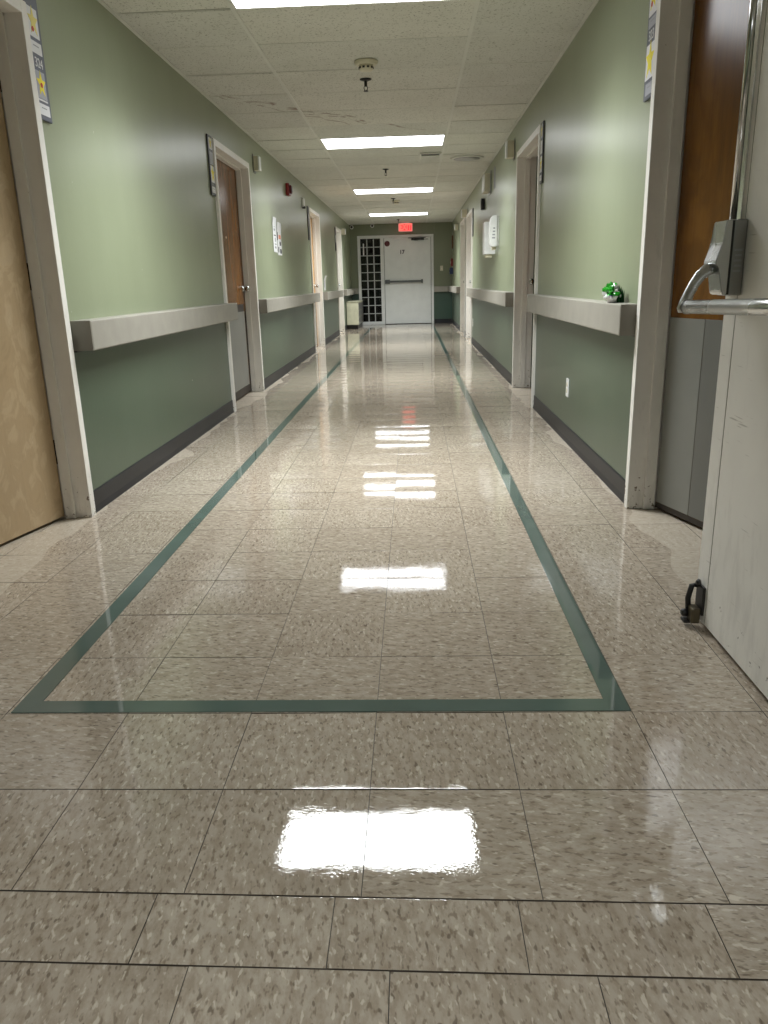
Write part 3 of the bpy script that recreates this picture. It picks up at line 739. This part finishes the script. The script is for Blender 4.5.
t = thing('motion_sensor', 'small white sensor on the left wall before the third doorway', 'sensor', (XL, 11.75, 2.16)); off = t.location.copy()
bm = new(); wbox(bm, -1, 11.70, 11.80, 2.10, 2.22, .001, .035, 0, .01); obj('body', bm, M['white'], t, off)
bm = new(); wbox(bm, -1, 11.72, 11.78, 2.08, 2.11, .001, .045, 0, .004); obj('window', bm, M['ink'], t, off)

def sheet(y0, y1, z0, z1, label, marks, curl=.012):
    t = thing('notice', label, 'notice', (XL, (y0+y1)/2, (z0+z1)/2), 'paper notices on the left wall'); off = t.location.copy()
    bm = new(); n = 6
    g = []
    for k in range(n+1):
        z = z0 + (z1-z0)*k/n; p = .003 + curl*max(0, (k-n*.6)/n)**2*4
        g.append([bm.verts.new((XL+p, y0, z)), bm.verts.new((XL+p, y1, z)), bm.verts.new((XL+p+.001, y0, z)), bm.verts.new((XL+p+.001, y1, z))])
    for a, b in zip(g, g[1:]):
        bm.faces.new((a[0], a[1], b[1], b[0])); bm.faces.new((a[2], a[3], b[3], b[2])); bm.faces.new((a[0], a[2], b[2], b[0])); bm.faces.new((a[1], a[3], b[3], b[1]))
    bm.faces.new((g[0][0], g[0][1], g[0][3], g[0][2])); bm.faces.new((g[-1][0], g[-1][1], g[-1][3], g[-1][2]))
    obj('paper', bm, M['paper'], t, off)
    for a, b, c, d, mt in marks:
        bm = new(); box(bm, XL+.003, XL+.0052 + (.03 if False else 0), y0+(y1-y0)*a, y0+(y1-y0)*b, z0+(z1-z0)*c, z0+(z1-z0)*d); obj('print', bm, M[mt], t, off)
sheet(9.13, 9.36, 1.40, 1.775, 'white printed notice on the left wall, the nearer of two', [(.25, .6, .72, .80, 'greyink'), (.25, .6, .62, .68, 'greyink'), (.2, .75, .47, .50, 'ink'), (.4, .65, .30, .42, 'greyink'), (.3, .8, .22, .25, 'greyink'), (.35, .75, .11, .17, 'greyink')])
sheet(9.40, 9.68, 1.375, 1.74, 'printed notice with an orange patch on the left wall, the farther of two', [(.3, .85, .50, .62, 'orange'), (.0, .12, .45, .70, 'ink'), (.5, .8, .30, .42, 'ink'), (.1, .3, .08, .25, 'ink'), (.55, .9, .06, .20, 'ink'), (.4, .8, .8, .86, 'greyink')])
sheet(14.1, 14.33, .93, 1.18, 'white paper standing against the left wall above the far handrail', [(.15, .3, .2, .8, 'blue')], .05)

# right wall: dispensers, boxes
t = thing('soap_dispenser', 'white rounded soap dispenser on the right wall above the handrail', 'dispenser', (XR, 9.5, 1.56)); off = t.location.copy()
bm = new(); wbox(bm, 1, 9.44, 9.56, 1.41, 1.73, .001, .02, 0, .004); obj('back_plate', bm, M['white'], t, off)
bm = new(); prof = [(wx(1, p), z) for p, z in ((.02, 1.40), (.085, 1.40), (.102, 1.43), (.108, 1.55), (.106, 1.66), (.095, 1.715), (.07, 1.74), (.02, 1.745))]
prism(bm, prof, 9.43, 9.57, 'y'); bmesh.ops.bevel(bm, geom=bm.edges[:], offset=.006, segments=2, affect='EDGES'); obj('cover', bm, M['white'], t, off)
bm = new(); wbox(bm, 1, 9.47, 9.53, 1.365, 1.40, .03, .08, 0, .006); obj('nozzle', bm, M['ivory'], t, off)
for k in range(4):
    bm = new(); box(bm, wx(1, .080-.004*k), wx(1, .045), 9.4288, 9.4302, 1.49+.035*k, 1.505+.035*k); obj('print', bm, M['greyink'], t, off)
t = thing('towel_dispenser', 'flat white dispenser on the right wall just beyond the soap dispenser', 'dispenser', (XR, 9.97, 1.52)); off = t.location.copy()
bm = new(); wbox(bm, 1, 9.82, 10.1, 1.33, 1.70, .001, .13, 0, .006); obj('body', bm, M['white'], t, off)
bm = new(); wbox(bm, 1, 9.819, 9.822, 1.54, 1.57, .05, .08); obj('emblem', bm, M['blue'], t, off)
bm = new(); wbox(bm, 1, 9.84, 10.02, 1.295, 1.33, .04, .11, 0, .003); obj('tray', bm, M['ivory'], t, off)

t = thing('strobe_box', 'beige box with dark back plate high on the right wall', 'box', (XR, 10.6, 2.20)); off = t.location.copy()
bm = new(); wbox(bm, 1, 10.42, 10.78, 2.07, 2.34, .001, .012, 0, .003); obj('back_plate', bm, M['steeld'], t, off)
bm = new(); wbox(bm, 1, 10.45, 10.75, 2.10, 2.31, .012, .080, 0, .006); obj('body', bm, M['ivory'], t, off)
bm = new(); wbox(bm, 1, 10.46, 10.74, 2.11, 2.30, .080, .092, 0, .003); obj('cover', bm, M['white'], t, off)
t = thing('cover_plate', 'slim grey cover plate on the right wall beside the beige box', 'plate', (XR, 9.98, 2.2)); off = t.location.copy()
bm = new(); wbox(bm, 1, 9.94, 10.03, 2.08, 2.32, .001, .008, 0, .002); obj('plate', bm, M['grey'], t, off)
bm = new(); lathe(bm, [(.006, 0), (.006, .002)], (wx(1, .008), 9.985, 2.2), (-1, 0, 0), 10); obj('screw', bm, M['steel'], t, off)
t = thing('door_chime', 'small black box on the right wall below the beige box', 'box', (XR, 11.37, 2.02)); off = t.location.copy()
bm = new(); wbox(bm, 1, 11.31, 11.43, 1.96, 2.10, .001, .05, 0, .005); obj('body', bm, M['black'], t, off)
bm = new(); wbox(bm, 1, 11.33, 11.41, 1.98, 2.08, .05, .053); obj('grille', bm, M['strip'], t, off)

def outlet(y, z, label, w=.075, h=.118):
    t = thing('wall_outlet', label, 'outlet', (XR, y, z)); off = t.location.copy()
    bm = new(); wbox(bm, 1, y-w/2, y+w/2, z-h/2, z+h/2, .001, .007, 0, .002); obj('cover_plate', bm, M['white'], t, off)
    for q in (-.02, .02):
        bm = new(); lathe(bm, [(.015, 0), (.015, .002)], (wx(1, .007), y, z+q), (-1, 0, 0), 14); obj('socket', bm, M['ivory'], t, off)
outlet(5.07, .352, 'white outlet plate low on the right wall below the nearest handrail')
outlet(13.25, .36, 'white outlet plate low on the right wall by the third doorway', .09, .13)
def small(name, label, cat, y, z, hy, hz, p, mt, extra):
    t = thing(name, label, cat, (XR, y, z)); off = t.location.copy()
    bm = new(); wbox(bm, 1, y-hy, y+hy, z-hz, z+hz, .001, p, 0, .003); obj('body', bm, M[mt], t, off)
    bm = new(); wbox(bm, 1, y-hy*.5, y+hy*.5, z-hz*.35, z+hz*.35, p, p+.006, 0, .002); obj('front', bm, M[extra], t, off)
small('plaque', 'small brown plaque on the right wall in the far corner', 'plaque', 20.0, 1.94, .10, .15, .03, 'brown', 'strip')
small('pull_station', 'red fire pull station on the right wall in the far corner', 'alarm', 20.05, 1.47, .06, .09, .05, 'alarm', 'white')
small('keypad', 'dark blue box below the red pull station in the far corner', 'box', 20.05, 1.27, .10, .075, .08, 'blue', 'black')
t = thing('light_switch', 'ivory light switch on the green end wall right of the door', 'switch', (.735, YE, 1.345)); off = t.location.copy()
bm = new(); box(bm, .70, .77, YE-.007, YE-.001, 1.285, 1.405, 0, .002); obj('cover_plate', bm, M['ivory'], t, off)
bm = new(); box(bm, .729, .741, YE-.016, YE-.007, 1.335, 1.355, 0, .002); obj('toggle', bm, M['white'], t, off)
t = thing('conduit', 'thin green painted conduit running up the end wall right of the door frame', 'conduit', (.555, YE, 0)); off = t.location.copy()
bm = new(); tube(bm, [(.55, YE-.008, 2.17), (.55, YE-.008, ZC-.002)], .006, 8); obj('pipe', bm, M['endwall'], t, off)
bm = new(); box(bm, .535, .565, YE-.012, YE-.001, 2.28, 2.29); obj('clip', bm, M['steeld'], t, off)

# ------------------------------------------------------------ exit sign, ceiling fittings
t = thing('exit_sign', 'glowing red exit sign hanging from the ceiling before the white end door', 'sign', (-.155, 19.95, ZC)); off = t.location.copy()
bm = new(); box(bm, -.325, .015, 19.93, 19.97, 2.215, 2.405, 0, .012); obj('housing', bm, M['exitrim'], t, off)
bm = new(); box(bm, -.300, -.010, 19.9285, 19.932, 2.235, 2.388); obj('face', bm, M['exitface'], t, off)
bm = new(); box(bm, -.25, -.06, 19.935, 19.965, 2.405, 2.43, 0, .004); obj('canopy', bm, M['white'], t, off)
lettering('EXIT', .158, M['exitred'], t, lambda c: Vector((-.155 + c.x*.88, 19.9275 - c.z, 2.310 + c.y*1.2)) - off, 'letters', .002, .008)

def smoke(x, y, label):
    t = thing('smoke_detector', label, 'detector', (x, y, ZC)); off = t.location.copy()
    bm = new(); lathe(bm, [(.078, 0), (.078, .010), (.066, .022), (.064, .024)], (x, y, ZC), (0, 0, -1), 32); obj('base', bm, M['ivory'], t, off)
    bm = new(); lathe(bm, [(.048, .024), (.046, .050), (.036, .056), (.012, .058)], (x, y, ZC), (0, 0, -1), 28); obj('chamber', bm, M['ivory'], t, off)
    for k in range(10):
        a = 2*math.pi*k/10; bm = new()
        box(bm, -.008, .008, -.002, .002, -.046, -.034); bmesh.ops.rotate(bm, verts=bm.verts, cent=(0, 0, 0), matrix=Matrix.Rotation(a+math.pi/2, 3, 'Z'))
        bmesh.ops.translate(bm, verts=bm.verts, vec=(math.cos(a)*.0475, math.sin(a)*.0475, 0)); obj('slot', bm, M['black'], t)
smoke(-.285, 5.68, 'ivory smoke detector on the ceiling beyond the nearest troffer light')
smoke(-.27, 14.72, 'ivory smoke detector on the ceiling between the two farthest lights')
def sprinkler(x, y, label):
    t = thing('sprinkler_head', label, 'sprinkler', (x, y, ZC), 'black sprinkler heads on the ceiling'); off = t.location.copy()
    bm = new(); lathe(bm, [(.042, 0), (.042, .004), (.020, .012)], (x, y, ZC), (0, 0, -1), 20); obj('escutcheon', bm, M['black'], t, off)
    bm = new(); lathe(bm, [(.011, .010), (.011, .045), (.008, .048)], (x, y, ZC), (0, 0, -1), 12); obj('body', bm, M['black'], t, off)
    for q in (-1, 1):
        bm = new(); tube(bm, [(x+q*.008, y, ZC-.044), (x+q*.013, y, ZC-.056), (x+q*.009, y, ZC-.070), (x, y, ZC-.076)], .003, 6); obj('frame_arm', bm, M['black'], t, off)
    bm = new(); lathe(bm, [(.017, .076), (.017, .079)], (x, y, ZC), (0, 0, -1), 14); obj('deflector', bm, M['black'], t, off)
sprinkler(-.315, 6.14, 'black sprinkler head just behind the nearest smoke detector')
sprinkler(-.325, 10.72, 'black sprinkler head between the second and third lights')
sprinkler(-.315, 14.35, 'black sprinkler head beside the farther smoke detector')
sprinkler(-.31, 19.0, 'black sprinkler head just before the exit sign')
t = thing('ceiling_vent', 'small rectangular grille in the ceiling right of the second light', 'vent', (.235, 9.75, ZC)); off = t.location.copy()
bm = new(); 
for q in ((.10, .345, 9.50, 9.52), (.10, .345, 9.86, 9.88), (.10, .12, 9.52, 9.86), (.325, .345, 9.52, 9.86)): box(bm, *q, ZC-.014, ZC)
obj('frame', bm, M['tee'], t, off)
bm = new(); box(bm, .12, .325, 9.52, 9.86, ZC-.002, ZC); obj('backing', bm, M['black'], t, off)
for k in range(7):
    y = 9.68 + k*.026; bm = new(); box(bm, .12, .325, y, y+.018, ZC-.012, ZC-.003); obj('slat', bm, M['tee'], t, off)
t = thing('ceiling_speaker', 'round grey speaker grille in the ceiling near the right wall', 'speaker', (.665, 10.0, ZC)); off = t.location.copy()
bm = new(); lathe(bm, [(.20, 0), (.20, .006), (.17, .012), (.165, .010)], (.665, 10.0, ZC), (0, 0, -1), 36); obj('rim', bm, M['tee'], t, off)
bm = new(); lathe(bm, [(.160, .0), (.155, .014), (.09, .018), (.01, .019)], (.665, 10.0, ZC), (0, 0, -1), 36); obj('grille', bm, M['steeld'], t, off)
def camera_dome(x, z, label):
    t = thing('security_camera', label, 'camera', (x, YE, z), 'dome cameras on the end wall'); off = t.location.copy()
    bm = new(); lathe(bm, [(.046, 0), (.046, .03), (.040, .035)], (x, YE-.001, z), (0, -1, 0), 24); obj('base', bm, M['white'], t, off)
    bm = new(); lathe(bm, [(.030, .035), (.027, .050), (.020, .062), (.01, .068)], (x, YE-.001, z), (0, -1, 0), 24); obj('dome', bm, M['black'], t, off)
camera_dome(-1.50, 2.375, 'dark dome camera in the left corner of the end wall')
camera_dome(-.985, 2.395, 'white and dark dome camera on the end wall above the sidelight')

# ------------------------------------------------------------ beige cabinet
t = thing('cabinet', 'low beige metal cabinet on a black plinth in the far left corner', 'cabinet', (-1.40, 19.2, 0)); off = t.location.copy()
bm = new(); box(bm, -1.55, -1.275, 18.55, 20.3, .10, .615, 0, .006); body = obj('body', bm, M['beige'], t, off)
bm = new(); box(bm, -1.545, -1.30, 18.60, 20.28, .0005, .10); obj('plinth', bm, M['black'], t, off, 'black recessed plinth')
for k in range(3):
    ya = 18.58 + k*.57; bm = new(); box(bm, -1.275, -1.268, ya, ya+.55, .12, .585, 0, .002); pn = obj('panel', bm, M['steeld'], t, off, 'grey front panel')
    for j in range(2):
        bm = new(); box(bm, -1.269, -1.264, ya+.02, ya+.53, .265+.15*j, .275+.15*j); obj('rib', bm, M['beige'], pn, off)
bm = new(); box(bm, -1.552, -1.265, 18.54, 20.31, .615, .625, 0, .003); obj('top', bm, M['beige'], t, off)

# ------------------------------------------------------------ crumpled snack bag on the right handrail
def crumple(bm, c, rad, amp, seed, flat):
    g = bmesh.ops.create_icosphere(bm, subdivisions=3, radius=1); rnd = random.Random(seed)
    dirs = [(Vector((rnd.gauss(0, 1), rnd.gauss(0, 1), rnd.gauss(0, 1))).normalized(), rnd.uniform(.5, 1)) for _ in range(16)]
    for v in g['verts']:
        n = v.co.normalized(); k = 1
        for dd, a in dirs: k -= amp*a*max(0, n.dot(dd)-.55)*1.6
        k += rnd.uniform(-.035, .035)
        v.co = Vector((c[0] + n.x*rad[0]*k, c[1] + n.y*rad[1]*k, max(flat, c[2] + n.z*rad[2]*k)))
zr = .9185
t = thing('snack_bag', 'crumpled green and white snack bag lying on the right handrail', 'bag', (.945, 3.80, zr)); off = t.location.copy()
bm = new(); g = bmesh.ops.create_icosphere(bm, subdivisions=4, radius=1); rnd = random.Random(11)
folds = [(Vector((rnd.gauss(0, 1), rnd.gauss(0, .8), rnd.gauss(0, 1))).normalized(), rnd.uniform(-.6, .6), rnd.uniform(.10, .22)) for _ in range(15)]
for v in g['verts']:
    n = v.co.normalized(); k = 1.06
    for d, o_, a in folds: k -= a*max(0, 1-abs(n.dot(d)-o_)*5.5)      # sharp creases
    v.co = Vector((.936 + n.x*.044*k, 3.81 + n.y*.072*k, max(zr, zr + .044 + n.z*.050*k)))
for f in bm.faces:
    c = f.calc_center_median(); q = c.z - zr
    f.material_index = 1 if ((q < .040 + (c.y-3.78)*.3 and c.y < 3.83) or (abs(c.x-.948) < .013 and .050 < q < .080 and c.y < 3.80)) else 0
obj('bag_body', bm, [M['bag'], M['bagwhite']], t, off, 'shiny creased green foil with white printed patches')
bm = new(); n = 14; A_ = []
for k in range(n+1):                      # folded crimped end: a pleated sheet with a zigzag edge
    u = k/n; xx = .950 + .040*u; yy = 3.752 + .010*math.sin(u*19) + .03*u; h = .078 - .036*u + (.013 if k % 2 else -.010)
    A_.append([bm.verts.new((xx, yy, zr)), bm.verts.new((xx, yy+.004, zr+h)), bm.verts.new((xx, yy+.012, zr)), bm.verts.new((xx, yy+.0055, zr+h))])
for a, b in zip(A_, A_[1:]):
    bm.faces.new((a[0], b[0], b[1], a[1])); bm.faces.new((a[2], a[3], b[3], b[2])); bm.faces.new((a[1], b[1], b[3], a[3])); bm.faces.new((a[0], a[2], b[2], b[0]))
for a in (A_[0], A_[-1]): bm.faces.new((a[0], a[1], a[3], a[2]))
obj('crimped_end', bm, M['bagdark'], t, off, 'dark green crimped end with a zigzag edge')
bm = new(); box(bm, .914, .928, 3.7400, 3.7500, zr+.030, zr+.036); obj('print', bm, M['blue'], t, off)
